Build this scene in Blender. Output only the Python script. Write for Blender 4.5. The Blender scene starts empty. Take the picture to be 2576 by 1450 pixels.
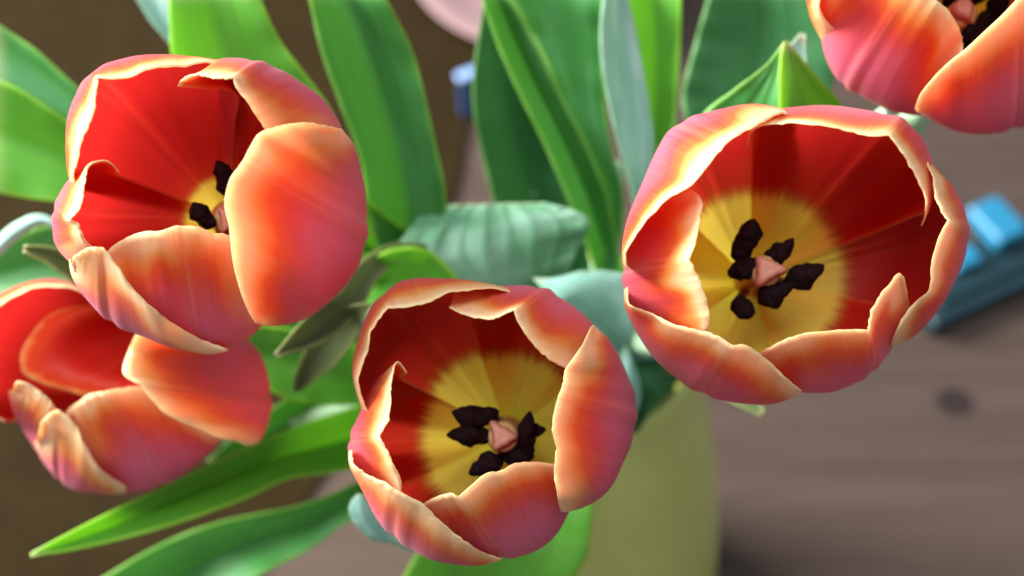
import bpy, math, random
import numpy as np
from mathutils import Vector

random.seed(7)
rng = np.random.default_rng(11)
scene = bpy.context.scene
col = scene.collection

# ------------------------------------------------------------------ camera
PITCH = math.radians(55.0)          # looking down at the bouquet
CAMZ = 0.46
TANH = 18.0 / 38.6                  # half sensor width / focal length
cam_d = bpy.data.cameras.new('camera')
cam_d.sensor_width = 36.0
cam_d.lens = 38.6
cam_d.clip_start = 0.005
cam_d.clip_end = 20.0
cam_d.dof.use_dof = True
cam_d.dof.focus_distance = 0.163
cam_d.dof.aperture_fstop = 11.0
cam = bpy.data.objects.new('camera', cam_d)
cam.location = (0, 0, CAMZ)
cam.rotation_euler = (math.pi / 2 - PITCH, 0, 0)
col.objects.link(cam)
scene.camera = cam

# ------------------------------------------------------------------ light: soft room light and one window on the left, plus an added overhead fill
world = bpy.data.worlds.new('World')
scene.world = world
world.use_nodes = True
bgn = world.node_tree.nodes['Background']
bgn.inputs[0].default_value = (0.80, 0.90, 1.0, 1)
bgn.inputs[1].default_value = 0.50


def window_light(name, loc, target, sx, sy, power, color):
    l = bpy.data.lights.new(name, 'AREA')
    l.shape = 'RECTANGLE'
    l.size = sx
    l.size_y = sy
    l.energy = power
    l.color = color
    o = bpy.data.objects.new(name, l)
    o.location = loc
    o.rotation_euler = (Vector(target) - Vector(loc)).to_track_quat('-Z', 'Y').to_euler()
    col.objects.link(o)
    return o


window_light('window_light', (-1.70, 0.75, 1.02), (0, 0.12, 0.33), 0.9, 1.0, 245.0, (1.0, 0.97, 0.92))
window_light('overhead_fill_light', (-0.25, 0.05, 1.75), (0, 0.12, 0.33), 0.8, 0.8, 23.0, (0.94, 0.97, 1.0))  # added overhead fill to brighten the cup insides, not a real window

vs = scene.view_settings
vs.view_transform = 'Standard'
vs.look = 'None'
vs.exposure = 0.0
vs.gamma = 1.0
vs.use_curve_mapping = False
try:
    scene.cycles.transmission_bounces = 12
    scene.cycles.max_bounces = 14
    scene.cycles.diffuse_bounces = 6
except Exception:
    pass

# ------------------------------------------------------------------ helpers
CD = np.array([0, math.cos(PITCH), -math.sin(PITCH)])
CU = np.array([0, math.sin(PITCH), math.cos(PITCH)])
CR = np.array([1.0, 0, 0])
CC = np.array([0, 0, CAMZ])


def W(p):
    """(x, y, depth) -> world; x, y measured on a 2576 x 1450 survey of the photograph, depth in metres"""
    p = np.asarray(p, float)
    u = (p[..., 0] - 1288) / 1288 * TANH
    v = (725 - p[..., 1]) / 1288 * TANH
    D = p[..., 2]
    return CC + D[..., None] * (CD + u[..., None] * CR + v[..., None] * CU)


def on_table(x, y, z=0.0):
    u = (x - 1288) / 1288 * TANH
    v = (725 - y) / 1288 * TANH
    d = CD + u * CR + v * CU
    return CC + d * ((z - CAMZ) / d[2])


def tag(o, label=None, cat=None, group=None, kind=None):
    if label: o['label'] = label
    if cat: o['category'] = cat
    if group: o['group'] = group
    if kind: o['kind'] = kind
    return o


def empty(name, loc):
    o = bpy.data.objects.new(name, None)
    o.empty_display_size = 0.01
    o.location = loc
    col.objects.link(o)
    return o


def mesh_obj(name, verts, faces, mat, parent=None, smooth=True, attrs=None):
    verts = np.asarray(verts, float)
    if parent is not None:
        off = np.array(parent.location)
        p = parent.parent
        while p is not None:
            off = off + np.array(p.location)
            p = p.parent
        verts = verts - off
    me = bpy.data.meshes.new(name)
    me.from_pydata([tuple(v) for v in verts], [], [tuple(int(i) for i in f) for f in faces])
    if smooth:
        me.polygons.foreach_set('use_smooth', [True] * len(me.polygons))
    for k, a in (attrs or {}).items():
        at = me.attributes.new(k, 'FLOAT', 'POINT')
        at.data.foreach_set('value', np.asarray(a, np.float32))
    me.materials.append(mat)
    me.update()
    o = bpy.data.objects.new(name, me)
    col.objects.link(o)
    if parent is not None:
        o.parent = parent
    return o


def catmull(pts, n, corner=None):
    """n points evenly spaced along a smooth curve through pts"""
    P = np.asarray(pts, float)
    if len(P) == 2:
        t = np.linspace(0, 1, n)[:, None]
        return P[0] * (1 - t) + P[1] * t
    Q = np.vstack([2 * P[0] - P[1], P, 2 * P[-1] - P[-2]])
    out = []
    for i in range(1, len(Q) - 2):
        p0, p1, p2, p3 = Q[i - 1], Q[i], Q[i + 1], Q[i + 2]
        for t in np.linspace(0, 1, 16, endpoint=False):
            out.append(0.5 * ((2 * p1) + (-p0 + p2) * t + (2 * p0 - 5 * p1 + 4 * p2 - p3) * t * t
                              + (-p0 + 3 * p1 - 3 * p2 + p3) * t ** 3))
    out.append(P[-1])
    out = np.array(out)
    d = np.r_[0, np.cumsum(np.linalg.norm(np.diff(out[:, :2], axis=0), axis=1))]
    s = np.linspace(0, d[-1], n)
    return np.stack([np.interp(s, d, out[:, k]) for k in range(out.shape[1])], 1)


def halves(pts, mid, n):
    """two smooth halves meeting in a corner at index mid, n (odd) points in all"""
    m = n // 2 + 1
    a = catmull(pts[:mid + 1], m)
    b = catmull(pts[mid:], m)
    return np.vstack([a, b[1:]])


def smooth_noise(n, k, amp):
    x = np.linspace(0, 1, n)
    y = np.zeros(n)
    for f in (k, 2.1 * k, 4.3 * k):
        y += np.sin(2 * math.pi * (f * x + rng.random())) * amp * (k / f) ** 0.7 * rng.uniform(.5, 1)
    return y


def sheet(name, G, thick, mat, parent, inward, extra, edge_taper=True):
    """closed double-layer sheet from a grid G[row, col]; 'side' is 1 on the layer facing the point inward"""
    r, c, _ = G.shape
    du = np.gradient(G, axis=1)
    dv = np.gradient(G, axis=0)
    N = np.cross(du, dv)
    N /= (np.linalg.norm(N, axis=2, keepdims=True) + 1e-12)
    flip = np.sum(N * (inward - G), axis=2).mean() < 0
    if flip:
        N = -N
    # distance to the free margin (both sides and the top row)
    B = np.vstack([G[:, 0], G[:, -1], G[-1]])
    F = G.reshape(-1, 3)
    e = np.min(np.linalg.norm(F[:, None, :] - B[None], axis=2), axis=1)
    t = np.full(r * c, thick * 0.5)
    if edge_taper:
        t = thick * (0.22 + 0.28 * np.clip(e / (thick * 5), 0, 1))
    Nn = N.reshape(-1, 3)
    V = np.vstack([F + Nn * t[:, None], F - Nn * t[:, None]])
    n = r * c
    idx = np.arange(n).reshape(r, c)
    faces = []
    for i in range(r - 1):
        for j in range(c - 1):
            a, b, d, f = idx[i, j], idx[i, j + 1], idx[i + 1, j + 1], idx[i + 1, j]
            if flip:
                faces.append((f, d, b, a)); faces.append((a + n, b + n, d + n, f + n))
            else:
                faces.append((a, b, d, f)); faces.append((f + n, d + n, b + n, a + n))
    ring = list(idx[0, :]) + list(idx[1:, -1]) + list(idx[-1, -2::-1]) + list(idx[-2:0:-1, 0])
    for k in range(len(ring)):
        a, b = ring[k], ring[(k + 1) % len(ring)]
        faces.append((a, b, b + n, a + n) if flip else (b, a, a + n, b + n))
    attrs = {'edge': np.r_[e, e] * 1000.0, 'side': np.r_[np.ones(n), np.zeros(n)]}
    for k, a in extra.items():
        attrs[k] = np.r_[a.ravel(), a.ravel()]
    return mesh_obj(name, V, faces, mat, parent, True, attrs)


def tube(name, path, radii, mat, parent, seg=14, lump=0.0, flat=1.0):
    P = np.asarray(path, float)
    n = len(P)
    R = np.broadcast_to(np.asarray(radii, float), (n,))
    T = np.gradient(P, axis=0)
    T /= np.linalg.norm(T, axis=1, keepdims=True)
    ref = np.array([0.3, 0.2, 1.0])
    if abs(np.dot(ref / np.linalg.norm(ref), T[0])) > .9:
        ref = np.array([1.0, .1, 0])
    verts, faces = [], []
    ph = rng.random(6) * 6.28
    for i in range(n):
        a = np.cross(T[i], ref); a /= np.linalg.norm(a)
        b = np.cross(T[i], a)
        for k in range(seg):
            th = 2 * math.pi * k / seg
            rr = R[i]
            if lump:
                rr *= 1 + lump * (math.sin(2 * th + ph[0] + i * .25) * .6 + math.sin(3 * th + ph[1] - i * .55) * .5
                                  + math.sin(5 * th + ph[2] + i * 1.1) * .3 + math.sin(i * 1.3 + ph[3]) * .35)
            verts.append(P[i] + a * math.cos(th) * rr + b * math.sin(th) * rr * flat)
    for i in range(n - 1):
        for k in range(seg):
            k2 = (k + 1) % seg
            faces.append((i * seg + k, i * seg + k2, (i + 1) * seg + k2, (i + 1) * seg + k))
    faces.append(tuple(range(seg))[::-1])
    faces.append(tuple((n - 1) * seg + k for k in range(seg)))
    return mesh_obj(name, verts, faces, mat, parent)


# ------------------------------------------------------------------ materials
def new_mat(name):
    m = bpy.data.materials.new(name)
    m.use_nodes = True
    nt = m.node_tree
    nt.nodes.clear()
    return m, nt, nt.nodes, nt.links


class NB:
    """small node-building helper"""
    def __init__(self, nt):
        self.nt, self.n, self.l = nt, nt.nodes, nt.links

    def _in(self, sock, v):
        if isinstance(v, bpy.types.NodeSocket):
            self.l.new(v, sock)
        elif v is not None:
            if sock.type == 'RGBA' and len(v) == 3:
                v = (*v, 1)
            sock.default_value = v

    def math(self, op, a, b=None, clamp=False):
        n = self.n.new('ShaderNodeMath'); n.operation = op; n.use_clamp = clamp
        self._in(n.inputs[0], a)
        if b is not None: self._in(n.inputs[1], b)
        return n.outputs[0]

    def attr(self, name):
        n = self.n.new('ShaderNodeAttribute'); n.attribute_name = name
        return n.outputs['Fac']

    def mix(self, f, a, b, mode='MIX'):
        n = self.n.new('ShaderNodeMix'); n.data_type = 'RGBA'; n.blend_type = mode
        self._in(n.inputs[0], f); self._in(n.inputs[6], a); self._in(n.inputs[7], b)
        return n.outputs[2]

    def smooth(self, x, lo, hi, a=0.0, b=1.0):
        n = self.n.new('ShaderNodeMapRange'); n.interpolation_type = 'SMOOTHSTEP'
        self._in(n.inputs[0], x)
        for i, v in zip((1, 2, 3, 4), (lo, hi, a, b)): self._in(n.inputs[i], v)
        return n.outputs[0]

    def vec(self, x, y, z):
        n = self.n.new('ShaderNodeCombineXYZ')
        for i, v in enumerate((x, y, z)): self._in(n.inputs[i], v)
        return n.outputs[0]

    def noise(self, vec, scale, detail=3.0, rough=.5):
        n = self.n.new('ShaderNodeTexNoise')
        self._in(n.inputs['Vector'], vec)
        n.inputs['Scale'].default_value = scale
        n.inputs['Detail'].default_value = detail
        n.inputs['Roughness'].default_value = rough
        return n.outputs[0]

    def ramp(self, x, stops):
        n = self.n.new('ShaderNodeValToRGB')
        cr = n.color_ramp
        while len(cr.elements) < len(stops): cr.elements.new(.5)
        for e, (p, c) in zip(cr.elements, stops):
            e.position = p; e.color = (*c, 1)
        self._in(n.inputs[0], x)
        return n.outputs[0]

    def bump(self, h, strength, dist):
        n = self.n.new('ShaderNodeBump')
        n.inputs['Strength'].default_value = strength
        n.inputs['Distance'].default_value = dist
        self._in(n.inputs['Height'], h)
        return n.outputs[0]

    def principled(self, color, rough, spec=.5, normal=None, **kw):
        n = self.n.new('ShaderNodeBsdfPrincipled')
        self._in(n.inputs['Base Color'], color)
        self._in(n.inputs['Roughness'], rough)
        self._in(n.inputs['Specular IOR Level'], spec)
        if normal is not None: self.l.new(normal, n.inputs['Normal'])
        for k, v in kw.items(): self._in(n.inputs[k], v)
        return n.outputs[0]

    def out(self, sh):
        o = self.n.new('ShaderNodeOutputMaterial')
        self.l.new(sh, o.inputs[0])

    def mixsh(self, f, a, b):
        n = self.n.new('ShaderNodeMixShader')
        self._in(n.inputs[0], f); self.l.new(a, n.inputs[1]); self.l.new(b, n.inputs[2])
        return n.outputs[0]

    def translucent(self, c):
        n = self.n.new('ShaderNodeBsdfTranslucent')
        self._in(n.inputs[0], c)
        return n.outputs[0]


def petal_material():
    m, nt, _, _ = new_mat('tulip_petal')
    b = NB(nt)
    pu, pv, ed, side, rnd = (b.attr(k) for k in ('pu', 'pv', 'edge', 'side', 'rnd'))
    r10 = b.math('MULTIPLY', rnd, 37.0)
    # vein noise: fine across the petal, long along it
    veins = b.noise(b.vec(b.math('MULTIPLY', pu, 26.0), b.math('MULTIPLY', pv, 2.2), r10), 1.0, 4, .6)
    fine = b.noise(b.vec(b.math('MULTIPLY', pu, 120.0), b.math('MULTIPLY', pv, 5.0), r10), 1.0, 3, .6)
    broad = b.noise(b.vec(b.math('MULTIPLY', pu, 1.8), b.math('MULTIPLY', pv, 2.2), r10), 1.0, 2, .5)
    streak = b.math('SUBTRACT', veins, .5)
    # the pale margin narrows towards the base of the petal
    wide = b.smooth(pv, .25, .95, .30, 1.0)
    wide = b.math('MULTIPLY', wide, b.smooth(b.math('ABSOLUTE', pu), .35, 1.0, 1.0, .55))
    uneven = b.noise(b.vec(b.math('MULTIPLY', pu, 1.9), b.math('MULTIPLY', pv, 1.2), b.math('ADD', r10, 11.0)), 1.0, 2, .5)
    wide = b.math('MULTIPLY', wide, b.smooth(uneven, .30, .70, .75, 1.55))
    e1 = b.math('DIVIDE', ed, wide)
    e2 = b.math('ADD', e1, b.math('MULTIPLY', streak, 1.3))
    e2 = b.math('ADD', e2, b.math('MULTIPLY', b.math('SUBTRACT', broad, .5), 6.0))
    eo = b.math('DIVIDE', e2, 13.5, True)
    outer = b.ramp(eo, [(0.0, (.92, .82, .50)), (.15, (.91, .72, .34)), (.27, (.86, .40, .09)),
                        (.40, (.79, .14, .025)), (.66, (.70, .055, .025)), (1.0, (.66, .05, .04))])
    # pink bloom on the middle and lower part of the outside
    bloom = b.math('MULTIPLY', b.smooth(eo, .34, .95), b.smooth(pv, .98, .72, .25, 1.0))
    bloom = b.math('MULTIPLY', bloom, b.smooth(broad, .30, .62, .15, .95))
    outer = b.mix(b.math('MULTIPLY', bloom, .75), outer, (.70, .18, .26))
    lower = b.smooth(b.math('ADD', pv, b.math('MULTIPLY', streak, .08)), .87, .66, 0, .85)
    outer = b.mix(lower, outer, (.66, .165, .28))
    # pale lines beside the midrib
    au = b.math('ABSOLUTE', b.math('ADD', pu, b.math('MULTIPLY', b.math('SUBTRACT', broad, .5), .04)))
    rib = b.math('MULTIPLY', b.smooth(au, .0, .035), b.smooth(au, .085, .045))
    rib = b.math('MULTIPLY', rib, b.smooth(veins, .40, .65, .05, .38))
    outer = b.mix(rib, outer, (.82, .36, .22))
    outer = b.mix(b.math('MULTIPLY', b.smooth(fine, .45, .75), .08), outer, (.87, .48, .28))
    lines = b.noise(b.vec(b.math('MULTIPLY', pu, 44.0), b.math('MULTIPLY', pv, 1.5), b.math('ADD', r10, 5.0)), 1.0, 3, .65)
    outer = b.mix(b.math('MULTIPLY', b.smooth(lines, .54, .74), .20), outer, (.86, .30, .13))
    outer = b.mix(b.math('MULTIPLY', b.smooth(lines, .46, .28), b.math('MULTIPLY', b.smooth(eo, .2, .5), .30)), outer, (.55, .035, .035))
    # inside: deep red, thin pale margin, yellow heart with a feathered border
    ei = b.math('DIVIDE', b.math('ADD', e1, b.math('MULTIPLY', streak, 1.6)), 6.0, True)
    inner = b.ramp(ei, [(0.0, (.86, .60, .26)), (.07, (.82, .38, .11)), (.22, (.74, .085, .02)),
                        (.7, (.62, .028, .014)), (1.0, (.56, .020, .012))])
    inner = b.mix(b.math('MULTIPLY', b.smooth(veins, .50, .8), .14), inner, (.74, .07, .045))
    inner = b.mix(b.math('MULTIPLY', b.math('MULTIPLY', rib, b.smooth(pv, .9, .5)), .22), inner, (.80, .30, .10))
    hv = b.math('ADD', b.math('MULTIPLY', b.attr('heart'), .25), b.math('MULTIPLY', streak, .06))
    hv = b.math('ADD', hv, b.math('MULTIPLY', b.math('SUBTRACT', fine, .5), .03))
    inner = b.mix(b.smooth(hv, .285, .250, 0, .6), inner, (.55, .22, .04))
    inner = b.mix(b.smooth(hv, .265, .225), inner, (.93, .80, .13))
    inner = b.mix(b.smooth(hv, .17, .05), inner, (.88, .84, .10))
    outer = b.mix(b.smooth(hv, .40, .25), outer, (.88, .78, .28))
    colr = b.mix(side, outer, inner)
    bump = b.bump(b.math('ADD', b.math('MULTIPLY', veins, .6), b.math('MULTIPLY', fine, .4)), .16, .0004)
    sh = b.principled(colr, .42, b.smooth(side, 0, 1, .36, .22), bump, **{'Sheen Weight': b.smooth(side, 0, 1, .12, 0), 'Sheen Roughness': .4})
    gm = nt.nodes.new('ShaderNodeGamma')
    nt.links.new(colr, gm.inputs[0]); nt.links.new(b.smooth(side, 0, 1, .50, .78), gm.inputs[1])
    b.out(b.mixsh(.52, sh, b.translucent(gm.outputs[0])))
    return m


def leaf_material(name, base, pale, yellow, rough, bloom, trans):
    m, nt, _, _ = new_mat(name)
    b = NB(nt)
    pu, pv, ed, side, rnd = (b.attr(k) for k in ('pu', 'pv', 'edge', 'side', 'rnd'))
    r10 = b.math('MULTIPLY', rnd, 41.0)
    veins = b.noise(b.vec(b.math('MULTIPLY', pu, 26.0), b.math('MULTIPLY', pv, 1.3), r10), 1.0, 4, .55)
    fine = b.noise(b.vec(b.math('MULTIPLY', pu, 55.0), b.math('MULTIPLY', pv, 3.0), r10), 1.0, 2, .5)
    broad = b.noise(b.vec(b.math('MULTIPLY', pu, 1.3), b.math('MULTIPLY', pv, 3.2), r10), 1.0, 3, .5)
    c = b.mix(b.smooth(veins, .38, .68), base, tuple(x * 1.25 for x in base))
    c = b.mix(b.math('MULTIPLY', b.smooth(broad, .42, .7), bloom), c, pale)
    c = b.mix(b.smooth(ed, 1.0, .25, 0, .55), c, yellow)
    c = b.mix(b.math('MULTIPLY', b.smooth(pv, .955, 1.0), .5), c, (.55, .52, .30))
    bump = b.bump(b.math('ADD', b.math('MULTIPLY', veins, .7), b.math('MULTIPLY', fine, .3)), .30, .0009)
    sh = b.principled(c, rough, .24, bump)
    b.out(b.mixsh(trans, sh, b.translucent(b.mix(.65, c, tuple(min(1, x * 1.6) for x in yellow)))))
    return m


def simple_mat(name, c, rough=.5, spec=.4, var=.25, scale=60, bump=.0, **kw):
    m, nt, _, _ = new_mat(name)
    b = NB(nt)
    tc = nt.nodes.new('ShaderNodeTexCoord').outputs['Object']
    nz = b.noise(tc, scale, 4, .6)
    cc = b.mix(nz, tuple(x * (1 - var) for x in c), tuple(min(1, x * (1 + var)) for x in c))
    nr = b.bump(nz, bump, .001) if bump else None
    b.out(b.principled(cc, rough, spec, nr, **kw))
    return m


def wood_material():
    m, nt, _, _ = new_mat('table_wood')
    b = NB(nt)
    tc = nt.nodes.new('ShaderNodeTexCoord').outputs['Object']
    sx = nt.nodes.new('ShaderNodeSeparateXYZ'); nt.links.new(tc, sx.inputs[0])
    x, y = sx.outputs[0], sx.outputs[1]
    warp = b.noise(b.vec(b.math('MULTIPLY', x, 3.0), b.math('MULTIPLY', y, 7.0), 0.0), 1.0, 2)
    yy = b.math('ADD', y, b.math('MULTIPLY', warp, .035))
    g1 = b.noise(b.vec(b.math('MULTIPLY', x, 5.0), b.math('MULTIPLY', yy, 90.0), 1.3), 1.0, 5, .65)
    g2 = b.noise(b.vec(b.math('MULTIPLY', x, 2.0), b.math('MULTIPLY', yy, 16.0), 4.0), 1.0, 3, .5)
    g3 = b.noise(b.vec(b.math('MULTIPLY', x, 25.0), b.math('MULTIPLY', yy, 420.0), 8.0), 1.0, 2, .5)
    c = b.ramp(g1, [(.25, (.042, .029, .023)), (.5, (.056, .039, .032)), (.8, (.070, .050, .042))])
    c = b.mix(b.math('MULTIPLY', b.smooth(g2, .45, .7), .25), c, (.032, .021, .015))
    c = b.mix(b.math('MULTIPLY', b.smooth(g3, .5, .75), .25), c, (.08, .05, .04))
    # knots in the board
    for (kx, ky, kr) in KNOTS:
        dx = b.math('DIVIDE', b.math('SUBTRACT', x, kx), 1.25)
        dy = b.math('SUBTRACT', y, ky)
        d = b.math('SQRT', b.math('ADD', b.math('MULTIPLY', dx, dx), b.math('MULTIPLY', dy, dy)))
        d = b.math('ADD', d, b.math('MULTIPLY', b.math('SUBTRACT', g1, .5), kr * .3))
        c = b.mix(b.smooth(d, kr * 1.9, kr * .9, 0, .45), c, (.045, .030, .027))
        c = b.mix(b.smooth(d, kr * 1.05, kr * .8, 0, .9), c, (.018, .012, .013))
    bump = b.bump(b.math('ADD', g1, b.math('MULTIPLY', g3, .4)), .25, .001)
    b.out(b.principled(c, .62, .10, bump))
    return m


k1 = on_table(2402, 1012)
k2 = on_table(1865, 1010)
k3 = on_table(185, 85)
KNOTS = [(k1[0], k1[1], .0080), (k2[0], k2[1], .0035), (k3[0], k3[1], .010)]

M_PETAL = petal_material()
M_LEAF = leaf_material('leaf_green', (.040, .185, .036), (.13, .34, .20), (.26, .50, .09), .46, .30, .34)
M_BRIGHT = leaf_material('leaf_bright', (.085, .290, .028), (.18, .42, .12), (.36, .62, .06), .46, .22, .42)
M_BLUE = leaf_material('leaf_glaucous', (.190, .385, .320), (.42, .62, .60), (.34, .52, .34), .50, .75, .22)
M_CRUMP = leaf_material('leaf_grey_green', (.105, .265, .150), (.27, .46, .36), (.34, .52, .34), .52, .8, .22)
M_DARK = leaf_material('leaf_dark', (.028, .120, .036), (.07, .21, .11), (.16, .32, .10), .44, .35, .28)
M_OLIVE = leaf_material('leaf_olive', (.075, .105, .040), (.13, .17, .09), (.30, .36, .12), .46, .35, .22)
M_STEM = simple_mat('tulip_stem', (.36, .56, .36), .42, .4, .15, 90, .1, **{'Subsurface Weight': .0})
M_ANTHER = simple_mat('anther', (.0085, .0022, .0032), .8, .12, .5, 900, .6)
M_FIL = simple_mat('filament', (.30, .17, .06), .5, .3, .3, 300)
M_STIGMA = simple_mat('stigma', (.46, .22, .15), .5, .3, .12, 500, .1)
M_STYLE = simple_mat('ovary', (.48, .30, .13), .45, .35, .2, 300)
M_WOOD = wood_material()

# ------------------------------------------------------------------ the table
def box(name, lo, hi, mat, parent=None, bevel=.003, rotz=0.0, at=None):
    lo, hi = np.array(lo, float), np.array(hi, float)
    import bmesh
    bm = bmesh.new()
    bmesh.ops.create_cube(bm, size=1.0)
    for v in bm.verts:
        v.co = Vector((lo + hi) / 2) + Vector(tuple(np.array(v.co) * (hi - lo)))
    if bevel:
        bmesh.ops.bevel(bm, geom=list(bm.edges), offset=bevel, segments=3, profile=.6, affect='EDGES')
    me = bpy.data.meshes.new(name)
    bm.to_mesh(me); bm.free()
    me.polygons.foreach_set('use_smooth', [False] * len(me.polygons))
    me.materials.append(mat)
    o = bpy.data.objects.new(name, me)
    if at is not None: o.location = at
    o.rotation_euler.z = rotz
    col.objects.link(o)
    if parent is not None: o.parent = parent
    return o


table = box('table_top', (-1.1, -.55, -.035), (1.1, 1.5, 0.0), M_WOOD, None, .004)
tag(table, 'brown wooden table top with grain and dark knots', 'table', kind='structure')

# ------------------------------------------------------------------ the vase
MOUTH = W(np.array([1490.0, 850.0, .290]))
VX, VY, VZ = MOUTH


def lathe(name, prof, mat, parent, seg=72):
    verts, faces = [], []
    for (r, z) in prof:
        for k in range(seg):
            a = 2 * math.pi * k / seg
            verts.append((VX + r * math.cos(a), VY + r * math.sin(a), z))
    for i in range(len(prof) - 1):
        for k in range(seg):
            k2 = (k + 1) % seg
            faces.append((i * seg + k, i * seg + k2, (i + 1) * seg + k2, (i + 1) * seg + k))
    faces.append(tuple(range(seg))[::-1])
    faces.append(tuple((len(prof) - 1) * seg + k for k in range(seg)))
    return mesh_obj(name, verts, faces, mat, parent)


def vase_material():
    m, nt, _, _ = new_mat('vase_glaze')
    b = NB(nt)
    tc = nt.nodes.new('ShaderNodeTexCoord').outputs['Object']
    n1 = b.noise(tc, 18.0, 3)
    n2 = b.noise(tc, 240.0, 3)
    c = b.mix(n1, (.50, .52, .11), (.66, .67, .22))
    c = b.mix(b.math('MULTIPLY', n2, .2), c, (.30, .30, .09))
    b.out(b.principled(c, .32, .45, b.bump(n2, .05, .001), **{'Coat Weight': .25, 'Coat Roughness': .2}))
    return m


vase = empty('vase', (VX, VY, 0))
tag(vase, 'olive green glazed vase holding the tulips', 'vase')
prof = [(.0550, .0), (.0590, .002), (.0608, .008), (.0600, .018), (.0570, .05), (.0510, .10), (.0425, .15),
        (.0330, VZ - .025), (.0290, VZ - .008), (.0285, VZ), (.0270, VZ + .0015), (.0250, VZ - .001),
        (.0255, VZ - .01), (.0300, VZ - .03), (.0390, .14), (.0470, .09), (.0530, .04), (.0550, .012)]
lathe('body', prof, vase_material(), vase)

# ------------------------------------------------------------------ tulips
RING = 0          # petals are listed outer, inner, outer, inner ... round each cup


def petal(parent, cv, base, Dc, rim, bulge, rt, bt, hr=.016, hb=-.004, h0=-.030, drop=.012, bdrop=.0,
          low=.74, nc=61, nr=44, wav=1.0, heart=1.0, ring=None):
    global RING
    ring = RING % 2 == 0
    RING += 1
    """rim and bulge are outlines walked from one side of the petal to the other (their middles at rt, bt)"""
    def prep(pts, mid, h, dr, k):
        P = np.array([[*cv(p[0], p[1]), p[2] if len(p) > 2 else np.nan] for p in pts], float)
        idx = np.arange(len(P))
        u = np.where(idx <= mid, (idx - mid) / max(mid, 1), (idx - mid) / max(len(P) - 1 - mid, 1))
        hh = h - dr * np.abs(u) ** 2
        P[:, 2] = np.where(np.isnan(P[:, 2]), hh, P[:, 2] + h)
        return halves(P, mid, nc) if k else catmull(P, nc)
    R = prep(rim, rt, hr, drop, True)
    Bu = prep(bulge, bt, hb, bdrop, True)
    # keep the belly smooth across the middle
    ker = np.ones(7) / 7
    Bp = np.pad(Bu, ((3, 3), (0, 0)), mode='edge')
    Bs = np.stack([np.convolve(Bp[:, k], ker, 'valid') for k in range(3)], 1)
    Bu = Bs
    b0 = np.array(cv(*base))
    u = np.linspace(-1, 1, nc)
    # ragged margin
    cen = R[:, :2] - b0
    ln = np.linalg.norm(cen, axis=1, keepdims=True) + 1e-6
    rag = smooth_noise(nc, 9, 1.0 * wav) + rng.normal(0, .9 * wav, nc)
    rag3 = np.c_[cen / ln * rag[:, None], smooth_noise(nc, 11, .00012)] 
    R[:, 2] += smooth_noise(nc, 3, .00012 * wav)
    dirs = Bu[:, :2] - b0
    dl = np.linalg.norm(dirs, axis=1, keepdims=True) + 1e-6
    B0 = np.c_[b0 + dirs / dl * np.minimum(30, dl * .3), np.full(nc, h0)]
    if ring:
        B0[:, 2] -= .0012
    L = np.c_[b0 + dirs * (low + (.035 if ring else -.02)), h0 + (Bu[:, 2] - h0) * (.34 if ring else .38)]
    K = [np.c_[P[:, :2], Dc - P[:, 2]] for P in (B0, L, Bu, R)]
    K = [W(k) for k in K]
    # chord-length Catmull-Rom up each column
    G = np.zeros((nr, nc, 3))
    vpar = np.linspace(0, 1, nr)
    for j in range(nc):
        G[:, j] = catmull3([k[j] for k in K], nr)
    # ragged margin: only the last millimetre is nibbled
    Rj = R.copy(); Rj += rag3
    dj = W(np.c_[Rj[:, :2], Dc - Rj[:, 2]]) - K[3]
    wgt = np.clip((vpar - .945) / .055, 0, 1)
    G = G + dj[None] * wgt[:, None, None]
    # lengthwise folds that fade at base and margin
    du = np.gradient(G, axis=1); dv = np.gradient(G, axis=0)
    N = np.cross(du, dv); N /= np.linalg.norm(N, axis=2, keepdims=True) + 1e-12
    fold = smooth_noise(nc, 1.3, .00013) + smooth_noise(nc, 5, .00002)
    fold += -.0003 * np.exp(-(u / .05) ** 2) + .00016 * np.exp(-((np.abs(u) - .11) / .05) ** 2)
    env = np.sin(np.clip(vpar * 1.05, 0, 1) * math.pi) ** .7
    G = G + N * (fold[None, :] * env[:, None])[..., None]
    inward = W(np.array([b0[0], b0[1], Dc + .004]))
    top = W(np.array([R[:, 0].mean() * .5 + b0[0] * .5, R[:, 1].mean() * .5 + b0[1] * .5, Dc]))
    U, V = np.meshgrid(u, vpar)
    rnd = np.full_like(U, rng.random())
    return sheet('petal', G, .0005, M_PETAL, parent, np.array(inward), {'pu': U, 'pv': V, 'rnd': rnd, 'heart': np.linalg.norm(G - W(np.array([b0[0], b0[1], Dc - h0])), axis=2) / (.0165 * heart)})


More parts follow.
